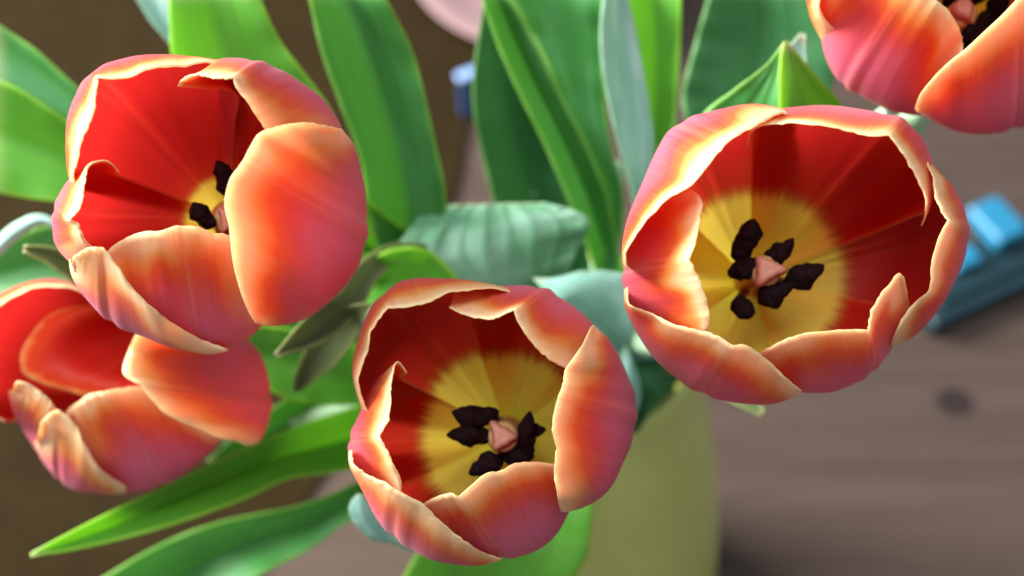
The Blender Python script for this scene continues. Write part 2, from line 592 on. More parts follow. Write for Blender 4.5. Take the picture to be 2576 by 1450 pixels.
def catmull3(pts, n):
    P = np.array(pts)
    Q = np.vstack([2 * P[0] - P[1], P, 2 * P[-1] - P[-2]])
    out = []
    for i in range(1, len(Q) - 2):
        p0, p1, p2, p3 = Q[i - 1], Q[i], Q[i + 1], Q[i + 2]
        # centripetal (Barry-Goldman)
        t0 = 0.0
        t1 = t0 + max(np.linalg.norm(p1 - p0), 1e-7) ** .5
        t2 = t1 + max(np.linalg.norm(p2 - p1), 1e-7) ** .5
        t3 = t2 + max(np.linalg.norm(p3 - p2), 1e-7) ** .5
        t = np.linspace(t1, t2, 14, endpoint=False)[:, None]
        A1 = (t1 - t) / (t1 - t0) * p0 + (t - t0) / (t1 - t0) * p1
        A2 = (t2 - t) / (t2 - t1) * p1 + (t - t1) / (t2 - t1) * p2
        A3 = (t3 - t) / (t3 - t2) * p2 + (t - t2) / (t3 - t2) * p3
        B1 = (t2 - t) / (t2 - t0) * A1 + (t - t0) / (t2 - t0) * A2
        B2 = (t3 - t) / (t3 - t1) * A2 + (t - t1) / (t3 - t1) * A3
        out.append((t2 - t) / (t2 - t1) * B1 + (t - t1) / (t2 - t1) * B2)
    out = np.vstack(out + [P[-1:]])
    d = np.r_[0, np.cumsum(np.linalg.norm(np.diff(out, axis=0), axis=1))]
    s = np.linspace(0, d[-1], n)
    return np.stack([np.interp(s, d, out[:, k]) for k in range(3)], 1)


def anther(parent, cv, Dc, a, bb, ha, hbb, width, base, h0, bend=0.0):
    """one stamen: a lumpy dark anther from a to bb (outline survey points) on a thin filament"""
    A = np.array([*cv(*a), Dc - ha]); B = np.array([*cv(*bb), Dc - hbb])
    n = 22
    t = np.linspace(0, 1, n)
    sc = cv(1, 0)[0] - cv(0, 0)[0]
    width *= sc * 1.02; bend *= sc
    A, B = A - (B - A) * .06, B + (B - A) * .14
    P = A[None] * (1 - t[:, None]) + B[None] * t[:, None]
    dirv = (B - A)[:2]; perp = np.array([-dirv[1], dirv[0]]) / (np.linalg.norm(dirv) + 1e-6)
    P[:, :2] += perp * (np.sin(t * math.pi) * bend)[:, None]
    Wd = W(P)
    prof = np.clip(np.sin(np.clip(t, .0, 1) ** .85 * math.pi), 0, 1) ** .62
    prof = np.maximum(prof, .10)
    px = np.mean(P[:, 2]) * TANH / 1288
    st = empty('stamen', (0, 0, 0))
    st.parent = parent
    tube('anther', Wd, prof * width * px * .5 * (1 + .12 * np.sin(t * 9 + rng.random() * 6)), M_ANTHER, st, 18, .15)
    f0 = W(np.array([*cv(*base), Dc - h0 - .002]))
    f1 = Wd[3]
    mid = (f0 + f1) / 2 + (W(np.array([*cv(*a), Dc - h0])) - f0) * .12
    fp = catmull3([f0, mid, f1], 12)
    tube('filament', fp, np.linspace(.0011, .0006, 12), M_FIL, st, 8)
    return st


def pistil(parent, cv, base, Dc, h0, centre, lobes, h, size):
    pi = empty('pistil', (0, 0, 0)); pi.parent = parent
    f0 = W(np.array([*cv(*base), Dc - h0])); c = W(np.array([*cv(*centre), Dc - h]))
    tube('ovary', catmull3([f0, f0 * .45 + c * .55, c - (c - f0) * .06], 14),
         np.array([.0030, .0034, .0035, .0035, .0034, .0033, .0032, .0030, .0029, .0028, .0026, .0026, .0027, .0022]), M_STYLE, pi, 14)
    # three-lobed stigma: a low domed star
    axis = (c - f0) / np.linalg.norm(c - f0)
    Lw = [W(np.array([*cv(*l), Dc - h])) - c for l in lobes]
    seg = 36
    e1 = Lw[0] / np.linalg.norm(Lw[0]); e1 = e1 - axis * np.dot(e1, axis); e1 /= np.linalg.norm(e1)
    e2 = np.cross(axis, e1)
    la = [math.atan2(np.dot(l, e2), np.dot(l, e1)) for l in Lw]
    lr = [np.linalg.norm(l) for l in Lw]
    verts, faces = [], []
    rings = [(1.0, -.0026), (1.0, -.0018), (1.03, -.0012), (1.02, -.0006), (.97, -.0001), (.88, .0004), (.72, .0007), (.5, .0008), (.28, .0007), (.06, .00065)]
    for s, z in rings:
        for k in range(seg):
            th = 2 * math.pi * k / seg
            r = size * .42
            for a_, r_ in zip(la, lr):
                d = (th - a_ + math.pi) % (2 * math.pi) - math.pi
                r = max(r, size * .42 + (r_ - size * .42) * math.exp(-(d / .36) ** 2))
            rr = r * s if z > -.0022 else min(r * .7, .0028)
            droop = -.0006 * (r / size) * (s ** 2)
            verts.append(c + e1 * math.cos(th) * rr + e2 * math.sin(th) * rr + axis * (z + droop))
    for i in range(len(rings) - 1):
        for k in range(seg):
            k2 = (k + 1) % seg
            faces.append((i * seg + k, i * seg + k2, (i + 1) * seg + k2, (i + 1) * seg + k))
    faces.append(tuple((len(rings) - 1) * seg + k for k in range(seg)))
    faces.append(tuple(range(seg))[::-1])
    mesh_obj('stigma', verts, faces, M_STIGMA, pi)
    return pi


def stem_path(cv, base, Dc, h0, off, via=None):
    f0 = W(np.array([*cv(*base), Dc - h0 + .001]))
    m = np.array([VX + off[0], VY + off[1], VZ])
    foot = np.array([VX - off[0] * .6, VY - off[1] * .6, .014])
    f1 = f0 + np.array([0, 0, -.02]) + (m - f0) * .08
    pts = [f0, f1] + ([W(np.array(v, float)) for v in (via or [])]) + [m, foot]
    return catmull3(pts, 44), foot


def tulip(label, cv, base, Dc, h0, off, via=None):
    path, foot = stem_path(cv, base, Dc, h0, off, via)
    t = empty('tulip', tuple(foot))
    tag(t, label, 'tulip', 'orange red tulips in the vase')
    tube('stem', path, np.linspace(.0030, .0036, len(path)), M_STEM, t, 16)
    return t


def crop(x0, y0, f):
    return lambda X, Y: ((x0 + X / f) / 1.5839, (y0 + Y / f) / 1.5839)


C1, C2, C3 = crop(180, 180, 1.1507), crop(1340, 1060, 1.173), crop(2420, 380, 1.1507)
C4, C5 = crop(0, 1060, 1.5105), crop(3080, 0, 2.071)
CV = lambda X, Y: (X, Y)

# ---- tulip with its cup turned to the upper left
Dc, h0, base = .168, -.030, (850, 800)
T1 = tulip('large tulip tipped aside, half its heart hidden by a broad orange petal', C1, base, Dc, h0, (-.020, .004), [(1180, 860, .235)])
kw = dict(h0=h0, heart=.48)
petal(T1, C1, base, Dc, [(900, 130), (740, 80), (650, 95), (540, 100), (460, 115), (400, 145), (310, 155), (240, 150), (230, 230), (225, 300), (200, 370), (170, 430), (150, 520), (130, 600), (150, 680)],
      [(900, 90), (740, 72), (600, 55), (500, 52), (380, 70), (280, 100), (220, 140), (160, 210), (120, 290), (105, 380), (103, 480), (115, 590), (140, 680)], 7, 6, hr=.014, hb=-.003, **kw)
petal(T1, C1, base, Dc, [(605, 187), (640, 152), (700, 136), (780, 152), (862, 150), (880, 200), (930, 260), (960, 310), (1000, 370), (1040, 430), (1080, 520)],
      [(880, 235), (790, 140), (800, 84), (880, 73), (1000, 95), (1100, 130), (1200, 190), (1280, 260), (1345, 360), (1370, 450)], 4, 4, hr=.0155, hb=-.004, drop=.007, bdrop=.004, **kw)
petal(T1, C1, base, Dc, [(1345, 385, -.010), (1200, 358, -.006), (1080, 372, -.003), (1020, 388, -.001), (970, 420), (935, 480), (915, 520), (880, 570), (850, 610), (830, 680), (825, 740), (845, 830), (855, 930), (870, 1030), (890, 1100), (917, 1180), (960, 1268, -.012), (990, 1282, -.015)],
      [(1340, 380), (1400, 450), (1440, 560), (1465, 700), (1465, 850), (1440, 970), (1380, 1080), (1280, 1175), (1180, 1250), (1080, 1284), (995, 1282)], 6, 4, hr=.020, hb=-.003, **kw)
petal(T1, C1, base, Dc, [(270, 1000), (290, 940), (380, 880), (460, 855), (520, 855), (600, 830), (700, 835), (760, 860), (850, 880), (930, 960), (980, 1080)],
      [(330, 1260), (420, 1315), (520, 1355), (620, 1385), (720, 1402), (800, 1400), (880, 1375), (950, 1320), (1020, 1250)], 5, 4, hr=.012, hb=-.007, drop=.008, **kw)
petal(T1, C1, base, Dc, [(140, 1040, -.01), (126, 980, -.006), (150, 958), (200, 930), (262, 930), (290, 960), (340, 1030), (380, 1090), (450, 1170), (520, 1230), (620, 1300, -.012), (740, 1360, -.017), (840, 1396, -.019)],
      [(118, 960), (125, 1010), (150, 1080), (200, 1165), (300, 1270), (420, 1325), (560, 1375), (680, 1404), (780, 1410), (850, 1398)], 4, 4, hr=.0155, hb=-.004, **kw)
petal(T1, C1, base, Dc, [(340, 585), (300, 540), (260, 530), (200, 550), (178, 640), (172, 690), (155, 755), (108, 800), (150, 822), (170, 870), (205, 918), (280, 960)],
      [(350, 610), (235, 570), (140, 600), (80, 680), (52, 760), (47, 850), (70, 930), (120, 990), (180, 1040)], 7, 4, hr=.011, hb=-.006, drop=.006, **kw)
pistil(T1, C1, base, Dc, h0, (845, 800), [(795, 745), (890, 790), (810, 868)], -.010, .0035)
anther(T1, C1, Dc, (850, 690), (795, 550), -.011, -.009, 100, base, h0, 8)
anther(T1, C1, Dc, (770, 830), (688, 735), -.011, -.009, 92, base, h0, -8)
anther(T1, C1, Dc, (900, 740), (960, 660), -.012, -.010, 80, base, h0)
anther(T1, C1, Dc, (900, 850), (1000, 860), -.012, -.010, 80, base, h0)
anther(T1, C1, Dc, (850, 900), (890, 1000), -.012, -.010, 80, base, h0)
anther(T1, C1, Dc, (800, 890), (740, 960), -.012, -.010, 80, base, h0)

# ---- tulip in the middle, its cup wide open
Dc, h0, base = .172, -.030, (800, 790)
T2 = tulip('wide open tulip with yellow heart above the vase neck', C2, base, Dc, h0, (-.010, -.016), [(1330, 1020, .245)])
kw = dict(h0=h0)
petal(T2, C2, base, Dc, [(900, 160), (740, 105), (650, 110), (520, 127), (430, 170), (340, 190), (242, 196), (200, 245), (158, 320), (145, 400), (115, 480), (103, 540), (125, 630), (170, 720)],
      [(900, 130), (740, 100), (600, 72), (450, 65), (330, 70), (230, 130), (170, 210), (120, 320), (90, 430), (84, 500), (98, 580), (120, 650), (150, 730)], 6, 5, hr=.014, hb=-.003, **kw)
petal(T2, C2, base, Dc, [(528, 195), (600, 228), (680, 246), (740, 245), (800, 217), (832, 206), (850, 260), (890, 322), (940, 384), (1000, 440), (1070, 476), (1130, 540)],
      [(560, 120), (640, 108), (740, 104), (880, 98), (1000, 120), (1100, 190), (1180, 262), (1230, 340), (1260, 430)], 5, 4, hr=.0165, hb=-.004, drop=.008, bdrop=.003, **kw)
petal(T2, C2, base, Dc, [(1190, 290, -.012), (1150, 370, -.006), (1110, 430, -.002), (1070, 490), (1065, 540), (1045, 600), (1020, 680), (1013, 780), (1030, 850), (1020, 950), (1030, 1040, -.005), (1040, 1110, -.012), (1052, 1148, -.016)],
      [(1185, 272), (1260, 340), (1320, 430), (1362, 520), (1395, 600), (1396, 700), (1372, 830), (1318, 950), (1270, 1040), (1180, 1112), (1060, 1152)], 5, 5, hr=.0185, hb=-.003, **kw)
petal(T2, C2, base, Dc, [(400, 1150, -.008), (412, 1110, -.005), (470, 1080, -.002), (530, 1064), (572, 1080), (640, 1020), (700, 972), (780, 955), (830, 928), (900, 918), (960, 920), (1040, 935), (1100, 980)],
      [(520, 1290), (620, 1330), (700, 1355), (770, 1366), (850, 1352), (920, 1325), (990, 1285), (1045, 1225), (1090, 1140), (1130, 1060)], 4, 3, hr=.0125, hb=-.006, drop=.008, **kw)
petal(T2, C2, base, Dc, [(70, 860, -.010), (78, 922, -.004), (150, 980), (220, 1010), (282, 1050), (330, 1075), (400, 1112), (470, 1180), (540, 1242), (620, 1302), (700, 1345, -.012), (772, 1367, -.015)],
      [(66, 860), (74, 920), (105, 990), (150, 1080), (200, 1180), (270, 1260), (350, 1322), (450, 1370), (600, 1396), (700, 1393), (775, 1370)], 4, 5, hr=.0145, hb=-.004, **kw)
petal(T2, C2, base, Dc, [(330, 500), (288, 446), (268, 485), (255, 560), (252, 650), (240, 720), (202, 800), (240, 870), (270, 940), (300, 1000), (306, 1066), (340, 1120)],
      [(325, 540), (235, 520), (160, 590), (105, 710), (66, 815), (66, 880), (85, 950), (130, 1030), (190, 1090)], 6, 4, hr=.0135, hb=-.005, drop=.006, **kw)
pistil(T2, C2, base, Dc, h0, (775, 800), [(718, 724), (848, 800), (736, 866)], -.007, .0040)
anther(T2, C2, Dc, (750, 680), (566, 682), -.010, -.008, 105, base, h0, -26)
anther(T2, C2, Dc, (716, 800), (540, 792), -.010, -.008, 98, base, h0, 4)
anther(T2, C2, Dc, (775, 905), (640, 965), -.011, -.009, 100, base, h0, 6)
anther(T2, C2, Dc, (770, 865), (905, 890), -.012, -.010, 105, base, h0, -4)
anther(T2, C2, Dc, (900, 890), (905, 705), -.010, -.008, 85, base, h0, -12)
anther(T2, C2, Dc, (850, 770), (965, 765), -.012, -.010, 62, base, h0, 4)

# ---- tulip on the right, its cup turned to the camera and to the right
Dc, h0, base = .170, -.032, (660, 850)
T3 = tulip('largest tulip, cup fully open on six dark anthers, beside the bare wood', C3, base, Dc, h0, (.012, -.004), [(1640, 860, .240)])
kw = dict(h0=h0)
petal(T3, C3, base, Dc, [(900, 120, -.014), (800, 84, -.010), (700, 130), (610, 175), (555, 212), (500, 270), (440, 350), (370, 420), (270, 480), (190, 562), (130, 640), (82, 725), (90, 800)],
      [(900, 95), (800, 74), (640, 46), (480, 80), (340, 120), (250, 220), (170, 400), (102, 560), (78, 690), (80, 790)], 4, 4, hr=.0165, hb=-.003, drop=.010, **kw)
petal(T3, C3, base, Dc, [(640, 230, -.012), (655, 175, -.006), (710, 142, -.003), (800, 130), (920, 130), (1060, 152), (1180, 184), (1292, 184), (1330, 232), (1382, 312), (1440, 420), (1462, 520, -.004), (1440, 600, -.010)],
      [(640, 110), (720, 85), (800, 76), (950, 56), (1100, 66), (1260, 95), (1345, 115), (1420, 195), (1478, 320), (1482, 440), (1445, 560)], 7, 6, hr=.0135, hb=-.005, drop=.009, **kw)
petal(T3, C3, base, Dc, [(1440, 260, -.012), (1490, 370, -.005), (1508, 480), (1560, 572), (1512, 680), (1490, 760), (1482, 850), (1470, 905), (1400, 962), (1332, 1062, -.006), (1300, 1150, -.012)],
      [(1440, 250), (1490, 350), (1560, 410), (1622, 505), (1652, 620), (1642, 720), (1602, 825), (1542, 930), (1470, 1035), (1390, 1110), (1310, 1152)], 3, 4, hr=.0125, hb=-.004, **kw)
petal(T3, C3, base, Dc, [(660, 1230, -.012), (720, 1170, -.006), (800, 1130), (900, 1096), (1050, 1080), (1140, 1076), (1198, 1080), (1204, 1020), (1232, 950), (1290, 872), (1340, 816), (1366, 870), (1378, 960, -.010)],
      [(780, 1340), (900, 1356), (1000, 1356), (1100, 1330), (1200, 1272), (1272, 1200), (1310, 1140), (1350, 1060), (1385, 970)], 6, 4, hr=.0135, hb=-.006, drop=.006, **kw)
petal(T3, C3, base, Dc, [(90, 880, -.010), (102, 960, -.004), (200, 1000), (300, 1050), (400, 1076), (490, 1100), (575, 1150), (640, 1150), (700, 1190), (760, 1240), (812, 1292, -.006), (890, 1356, -.012)],
      [(80, 880), (97, 960), (122, 1050), (200, 1180), (300, 1282), (450, 1372), (600, 1406), (720, 1411), (820, 1390), (895, 1357)], 6, 5, hr=.0155, hb=-.004, **kw)
petal(T3, C3, base, Dc, [(330, 420, -.012), (385, 432, -.005), (432, 485), (425, 560), (402, 680), (374, 752), (400, 802), (440, 900), (466, 1000), (462, 1076, -.004), (430, 1130, -.010)],
      [(240, 430), (160, 560), (105, 650), (80, 720), (71, 800), (80, 885), (104, 960), (170, 1060), (260, 1130)], 5, 4, hr=.0135, hb=-.005, drop=.006, **kw)
pistil(T3, C3, base, Dc, h0, (735, 800), [(692, 738), (828, 800), (690, 878)], -.007, .0042)
anther(T3, C3, Dc, (585, 745), (662, 590), -.012, -.008, 112, base, h0, 14)
anther(T3, C3, Dc, (720, 745), (836, 668), -.011, -.008, 92, base, h0, 20)
anther(T3, C3, Dc, (560, 820), (682, 760), -.012, -.009, 92, base, h0, 6)
anther(T3, C3, Dc, (815, 862), (972, 790), -.011, -.008, 105, base, h0, 6)
anther(T3, C3, Dc, (700, 950), (832, 880), -.011, -.009, 105, base, h0, -4)
anther(T3, C3, Dc, (590, 940), (655, 1005), -.013, -.010, 92, base, h0, 4)

# ---- tulip at the lower left, below the first one
Dc, h0, base = .212, -.030, (760, 760)
T4 = tulip('half closed tulip tucked under the large tipped one', C4, base, Dc, h0, (-.024, -.010), [(1060, 1000, .262)])
kw = dict(h0=h0, heart=.3)
petal(T4, C4, base, Dc, [(30, 930, -.004), (-120, 860), (-220, 700), (-230, 500), (-150, 350), (0, 240), (80, 192), (180, 142), (300, 126), (450, 140), (560, 220), (640, 320)],
      [(60, 950), (-60, 900), (-200, 800), (-260, 640), (-255, 460), (-160, 300), (0, 188), (100, 130), (230, 95), (380, 86), (500, 140), (600, 210), (680, 300)], 3, 4, hr=.010, hb=-.006, drop=.004, **kw)
rimB = [(760, 300), (560, 240), (450, 245), (300, 290), (180, 420), (126, 530), (136, 640), (200, 692), (300, 725), (425, 757), (520, 790), (640, 810), (800, 800), (900, 760)]
petal(T4, C4, (1150, 330), Dc, rimB, [(p[0] * .80 + 1150 * .20, p[1] * .80 + 330 * .20) for p in rimB], 9, 9, hr=.002, hb=.001, h0=-.012, drop=.003, low=.55, heart=.5)
petal(T4, C4, base, Dc, [(1000, 350, -.008), (840, 400, -.003), (780, 500), (742, 600), (752, 662), (852, 722), (930, 822), (1000, 890), (1100, 942), (1200, 982), (1300, 1030), (1430, 1052), (1480, 1078, -.012)],
      [(1200, 330), (1350, 370), (1490, 450), (1560, 545), (1590, 650), (1616, 850), (1602, 950), (1555, 1058), (1490, 1080)], 5, 5, hr=.018, hb=-.004, drop=.016, **kw)
petal(T4, C4, base, Dc, [(400, 920, -.004), (412, 862), (470, 820), (540, 772), (640, 755), (740, 737), (860, 732), (1000, 780), (1150, 850), (1280, 960)],
      [(560, 1358), (680, 1360), (800, 1358), (950, 1320), (1100, 1240), (1200, 1165), (1270, 1105), (1340, 1035), (1370, 960)], 4, 3, hr=.011, hb=-.006, **kw)
petal(T4, C4, base, Dc, [(225, 1060, -.008), (240, 980, -.003), (262, 930), (300, 888), (345, 868), (400, 900), (455, 960), (500, 1060), (540, 1130), (585, 1200), (660, 1270, -.010), (760, 1330, -.014)],
      [(212, 1040), (240, 1115), (285, 1205), (355, 1285), (450, 1345), (560, 1362), (680, 1366), (770, 1362)], 4, 3, hr=.0135, hb=-.004, **kw)
petal(T4, C4, base, Dc, [(100, 760), (92, 720), (112, 696), (170, 710), (230, 750), (290, 802), (332, 856), (360, 900)],
      [(70, 740), (78, 800), (100, 885), (132, 972), (190, 1055), (245, 1125), (310, 1180)], 3, 3, hr=.012, hb=-.006, drop=.004, **kw)

# ---- tulip at the upper right, cut by the frame
Dc, h0, base = .186, -.030, (1430, 560)
T5 = tulip('tulip with pale pink stigma, high above the largest tulip, on pale stem', C5, base, Dc, h0, (.018, .010), [(2265, 287, .225), (2050, 450, .245)])
kw = dict(h0=h0)
petal(T5, C5, base, Dc, [(1556, 470, -.008), (1562, 330), (1520, 200), (1450, 90), (1340, 0), (1150, -180), (850, -300), (560, -280), (420, -100, -.010)],
      [(1330, 890), (1180, 912), (950, 866), (780, 772), (640, 690), (520, 580), (450, 440), (404, 270), (392, 60)], 5, 4, hr=.016, hb=-.004, **kw)
petal(T5, C5, base, Dc, [(1176, 905, -.016), (1220, 780, -.008), (1330, 640, -.003), (1450, 520), (1600, 400), (1750, 260), (1900, 120), (2050, -40), (2250, 0), (2400, 150, -.010)],
      [(1180, 912), (1260, 970), (1400, 1030), (1600, 1080), (1800, 1076), (2000, 1030), (2200, 950), (2380, 780), (2480, 560)], 7, 5, hr=.018, hb=-.004, **kw)
petal(T5, C5, base, Dc, [(560, 300, -.012), (400, 120), (388, -60), (420, -260), (560, -420), (900, -560), (1200, -560)],
      [(470, 430), (345, 200), (285, -20), (270, -240), (420, -460), (760, -620), (1200, -640)], 3, 3, hr=.012, hb=-.004, **kw)
petal(T5, C5, base, Dc, [(900, -300), (1200, -520), (1600, -560), (2000, -480), (2300, -300)],
      [(900, -420), (1200, -620), (1600, -680), (2050, -580), (2450, -340)], 2, 2, hr=.012, hb=-.005, **kw)
petal(T5, C5, base, Dc, [(1800, -420), (2200, -380), (2400, -160), (2420, 60), (2350, 300)],
      [(1850, -600), (2350, -480), (2580, -180), (2600, 100), (2480, 420)], 2, 2, hr=.013, hb=-.004, **kw)
petal(T5, C5, base, Dc, [(2450, -100), (2440, 100), (2380, 300), (2250, 500), (2050, 600)],
      [(2600, -60), (2620, 200), (2540, 480), (2400, 720), (2150, 880)], 2, 2, hr=.010, hb=-.006, **kw)
pistil(T5, C5, base, Dc, h0, (1570, 60), [(1500, 90), (1620, 165), (1590, -60)], -.004, .0042)
for (a, bb, w) in (((1640, 330), (1760, 120), 170), ((1760, 200), (1900, -40), 160), ((1480, 60), (1400, -160), 150),
                   ((1640, 30), (1720, -160), 170), ((1600, 420), (1620, 220), 150), ((1540, -60), (1560, -260), 150)):
    anther(T5, C5, Dc, a, bb, -.010, -.006, w, base, h0, 5)

# ------------------------------------------------------------------ leaves
def leaf(parent, left, right, depths, mat, fold=.004, curl=0.0, wave=.0010, nr=60, nc=25, name='leaf', root=True, crease=1.4, ribs=.00012, ribf=3.5):
    """left and right margins walked from the stem to the tip; depths along the leaf"""
    Lf = [tuple(p) for p in left]; Rt = [tuple(p) for p in right]
    ds = list(depths)
    if root:
        # run the leaf down to its stem inside the vase mouth
        mx, my = 1490 + rng.uniform(-70, 70), 900 + rng.uniform(-30, 60)
        c0 = (np.array(Lf[0]) + np.array(Rt[0])) / 2
        w0 = (np.array(Rt[0]) - np.array(Lf[0])) / 2
        wn = w0 / (np.linalg.norm(w0) + 1e-6)
        m = np.array([mx, my])
        dist = np.linalg.norm(m - c0)
        if dist > 60:
            half = min(np.linalg.norm(w0), 60)
            mid = c0 * .45 + m * .55
            Lf = [tuple(m - wn * 26), tuple(mid - wn * half)] + Lf
            Rt = [tuple(m + wn * 26), tuple(mid + wn * half)] + Rt
            ds = [.305, max(ds[0], .27)] + ds
        else:
            Lf = [tuple(m - wn * 26)] + Lf; Rt = [tuple(m + wn * 26)] + Rt; ds = [.305] + ds
    A = catmull(np.array(Lf, float), nr); B = catmull(np.array(Rt, float), nr)
    dd = np.interp(np.linspace(0, 1, nr), np.linspace(0, 1, len(ds)), ds)
    ker = np.ones(9) / 9
    dd = np.convolve(np.pad(dd, 4, mode='edge'), ker, 'valid')
    t = np.linspace(-1, 1, nc)
    G = np.zeros((nr, nc, 3))
    rb = smooth_noise(nc, ribf, ribs)
    wv = smooth_noise(nr, 2.4, wave); wv2 = smooth_noise(nr, 3.1, wave)
    width = np.linalg.norm(A - B, axis=1)
    wv = wv * np.clip(width / 200, 0, 1); wv2 = wv2 * np.clip(width / 200, 0, 1); rb = rb * min(1, width.max() / 250)
    wf = np.clip(width / (width.max() + 1e-6), 0.05, 1)
    for k, tt in enumerate(t):
        xy = A * (1 - (tt + 1) / 2) + B * ((tt + 1) / 2)
        dep = dd + fold * wf * (1 - abs(tt) ** crease) + curl * wf * tt
        dep = dep + rb[k] + (wv * max(tt, 0) ** 2 + wv2 * max(-tt, 0) ** 2)
        G[:, k] = np.c_[xy, dep]
    G = W(G)
    U, V = np.meshgrid(t, np.linspace(0, 1, nr))
    return sheet(name, G, .0009, mat, parent, CC, {'pu': U, 'pv': V, 'rnd': np.full_like(U, rng.random())})


def shoot(label, off):
    foot = (VX + off[0] * .5, VY + off[1] * .5, .014)
    s = empty('leafy_stem', foot)
    tag(s, label, 'leafy stem')
    p = catmull3([np.array(foot), np.array([VX + off[0], VY + off[1], VZ]),
                  np.array([VX + off[0] * 1.25, VY + off[1] * 1.25 + .004, VZ + .03])], 20)
    tube('stem', p, np.linspace(.004, .0032, 20), M_STEM, s, 12)
    return s


S1 = shoot('leafy stem with broad bright leaves rising behind the large tipped tulip', (-.012, .018))
S2 = shoot('leafy stem of tall upright leaves beside the navy block', (.004, .024))
S3 = shoot('leafy stem with blue green and dark leaves rising behind the largest tulip', (.016, .020))

# leaves behind the tipped tulip
leaf(S1, [(520, 420), (300, 290), (190, 215), (90, 125), (-30, 45)], [(500, 500), (330, 400), (200, 330), (90, 270), (-30, 215)], [.262, .25, .24, .24, .24], M_LEAF, .003)
leaf(T4, [(520, 470), (330, 380), (180, 310), (60, 230), (-40, 185)], [(480, 620), (320, 570), (170, 515), (70, 500), (-40, 478)], [.258, .245, .235, .23, .225], M_BRIGHT, .007)
leaf(S1, [(700, 480), (520, 330), (440, 170), (426, 60), (420, -40)], [(900, 480), (850, 310), (790, 215), (700, 95), (640, -40)], [.26, .24, .23, .225, .22], M_BRIGHT, .004)
leaf(S1, [(620, 420), (520, 250), (430, 115), (375, 50), (320, -40)], [(680, 380), (560, 240), (480, 110), (440, 40), (430, -40)], [.272, .262, .252, .246, .24], M_BLUE, .002)
leaf(S1, [(1010, 760), (935, 570), (905, 400), (850, 250), (805, 120), (770, -40)], [(1130, 700), (1122, 500), (1092, 345), (1045, 150), (1000, 50), (950, -40)], [.27, .25, .24, .232, .226, .22], M_LEAF, .006, crease=1.1)
# tall leaves in the middle
leaf(S2, [(1330, 640), (1255, 540), (1232, 470), (1192, 280), (1195, 150), (1222, -20)], [(1480, 640), (1450, 520), (1420, 420), (1375, 260), (1330, 120), (1290, -20)], [.285, .275, .27, .262, .258, .255], M_DARK, .005)
leaf(S2, [(1495, 690), (1430, 505), (1365, 355), (1285, 190), (1240, 80), (1205, -30)], [(1560, 690), (1535, 520), (1485, 385), (1405, 225), (1345, 105), (1275, -30)], [.262, .252, .245, .24, .235, .23], M_LEAF, .005, crease=1.0)
leaf(S2, [(1530, 520), (1480, 400), (1438, 320), (1370, 150), (1320, 60), (1270, -40)], [(1570, 520), (1545, 400), (1530, 320), (1520, 170), (1518, 60), (1525, -40)], [.264, .256, .250, .247, .244, .24], M_LEAF, .003)
leaf(S3, [(1600, 640), (1590, 490), (1545, 320), (1516, 170), (1512, 60), (1525, -40)], [(1660, 640), (1640, 470), (1645, 350), (1625, 215), (1600, 80), (1570, -40)], [.256, .246, .24, .236, .232, .228], M_BLUE, .003, curl=.002)
leaf(S3, [(1600, 560), (1590, 420), (1600, 250), (1590, 100), (1570, -40)], [(1690, 560), (1690, 440), (1702, 250), (1712, 100), (1715, -40)], [.262, .257, .252, .248, .244], M_BRIGHT, .004)
leaf(S3, [(1720, 480), (1735, 350), (1715, 245), (1745, 120), (1790, -40)], [(1960, 480), (2060, 350), (2100, 180), (2095, 60), (2060, -40)], [.272, .268, .262, .26, .256], M_DARK, .004, curl=-.002)
# folded pointed leaf over the largest tulip
leaf(S3, [(1760, 420), (1760, 300), (1850, 222), (1925, 165), (1975, 106)], [(1975, 420), (1965, 300), (1966, 230), (1968, 160), (1979, 106)], [.245, .225, .212, .205, .202], M_LEAF, .002, curl=-.002)
leaf(S3, [(1955, 420), (1961, 290), (1961, 220), (1963, 150), (1972, 106)], [(2180, 420), (2125, 275), (2065, 205), (2020, 150), (1981, 106)], [.24, .22, .21, .204, .2015], M_BRIGHT, .002, curl=.003)
leaf(S3, [(1900, 400), (1900, 270), (1940, 180), (1985, 118), (2015, 84)], [(2090, 400), (2060, 280), (2036, 200), (2030, 140), (2026, 86)], [.252, .235, .225, .216, .213], M_BLUE, .002)
# crumpled blue-green leaf bent over in the middle
leaf(T2, [(1220, 840), (1070, 770), (985, 665), (1025, 585), (1075, 530), (1110, 518)], [(1470, 800), (1428, 725), (1438, 660), (1482, 566), (1450, 533), (1370, 512)], [.262, .252, .246, .243, .244, .248], M_CRUMP, -.0015, wave=.0014, ribs=.00055, nc=61, ribf=3.7)
leaf(T1, [(1210, 800), (1120, 810), (1000, 800), (900, 790), (830, 800)], [(1195, 780), (1148, 695), (1075, 630), (985, 628), (905, 672)], [.245, .236, .230, .228, .230], M_BRIGHT, .004)
leaf(T1, [(1070, 612), (985, 614), (900, 664), (850, 735), (770, 798), (690, 892)], [(1085, 650), (1015, 652), (950, 705), (905, 785), (815, 862), (698, 899)], [.240, .232, .224, .217, .212, .208], M_OLIVE, .0015, root=False, wave=.0002)
leaf(T1, [(735, 985), (742, 940), (785, 850), (835, 795), (880, 770), (934, 763)], [(755, 985), (790, 960), (850, 912), (900, 845), (915, 800), (938, 768)], [.236, .232, .227, .222, .219, .216], M_OLIVE, .0012, root=False, wave=.0002)
leaf(T3, [(1560, 940), (1500, 850), (1420, 780), (1375, 735), (1340, 700)], [(1700, 930), (1640, 800), (1590, 700), (1480, 682), (1400, 705)], [.252, .244, .238, .236, .238], M_BLUE, -.002)
leaf(T3, [(1520, 960), (1540, 880), (1560, 800), (1640, 760), (1700, 800)], [(1590, 1090), (1630, 1050), (1690, 970), (1740, 900), (1760, 860)], [.275, .265, .258, .256, .26], M_DARK, -.002)
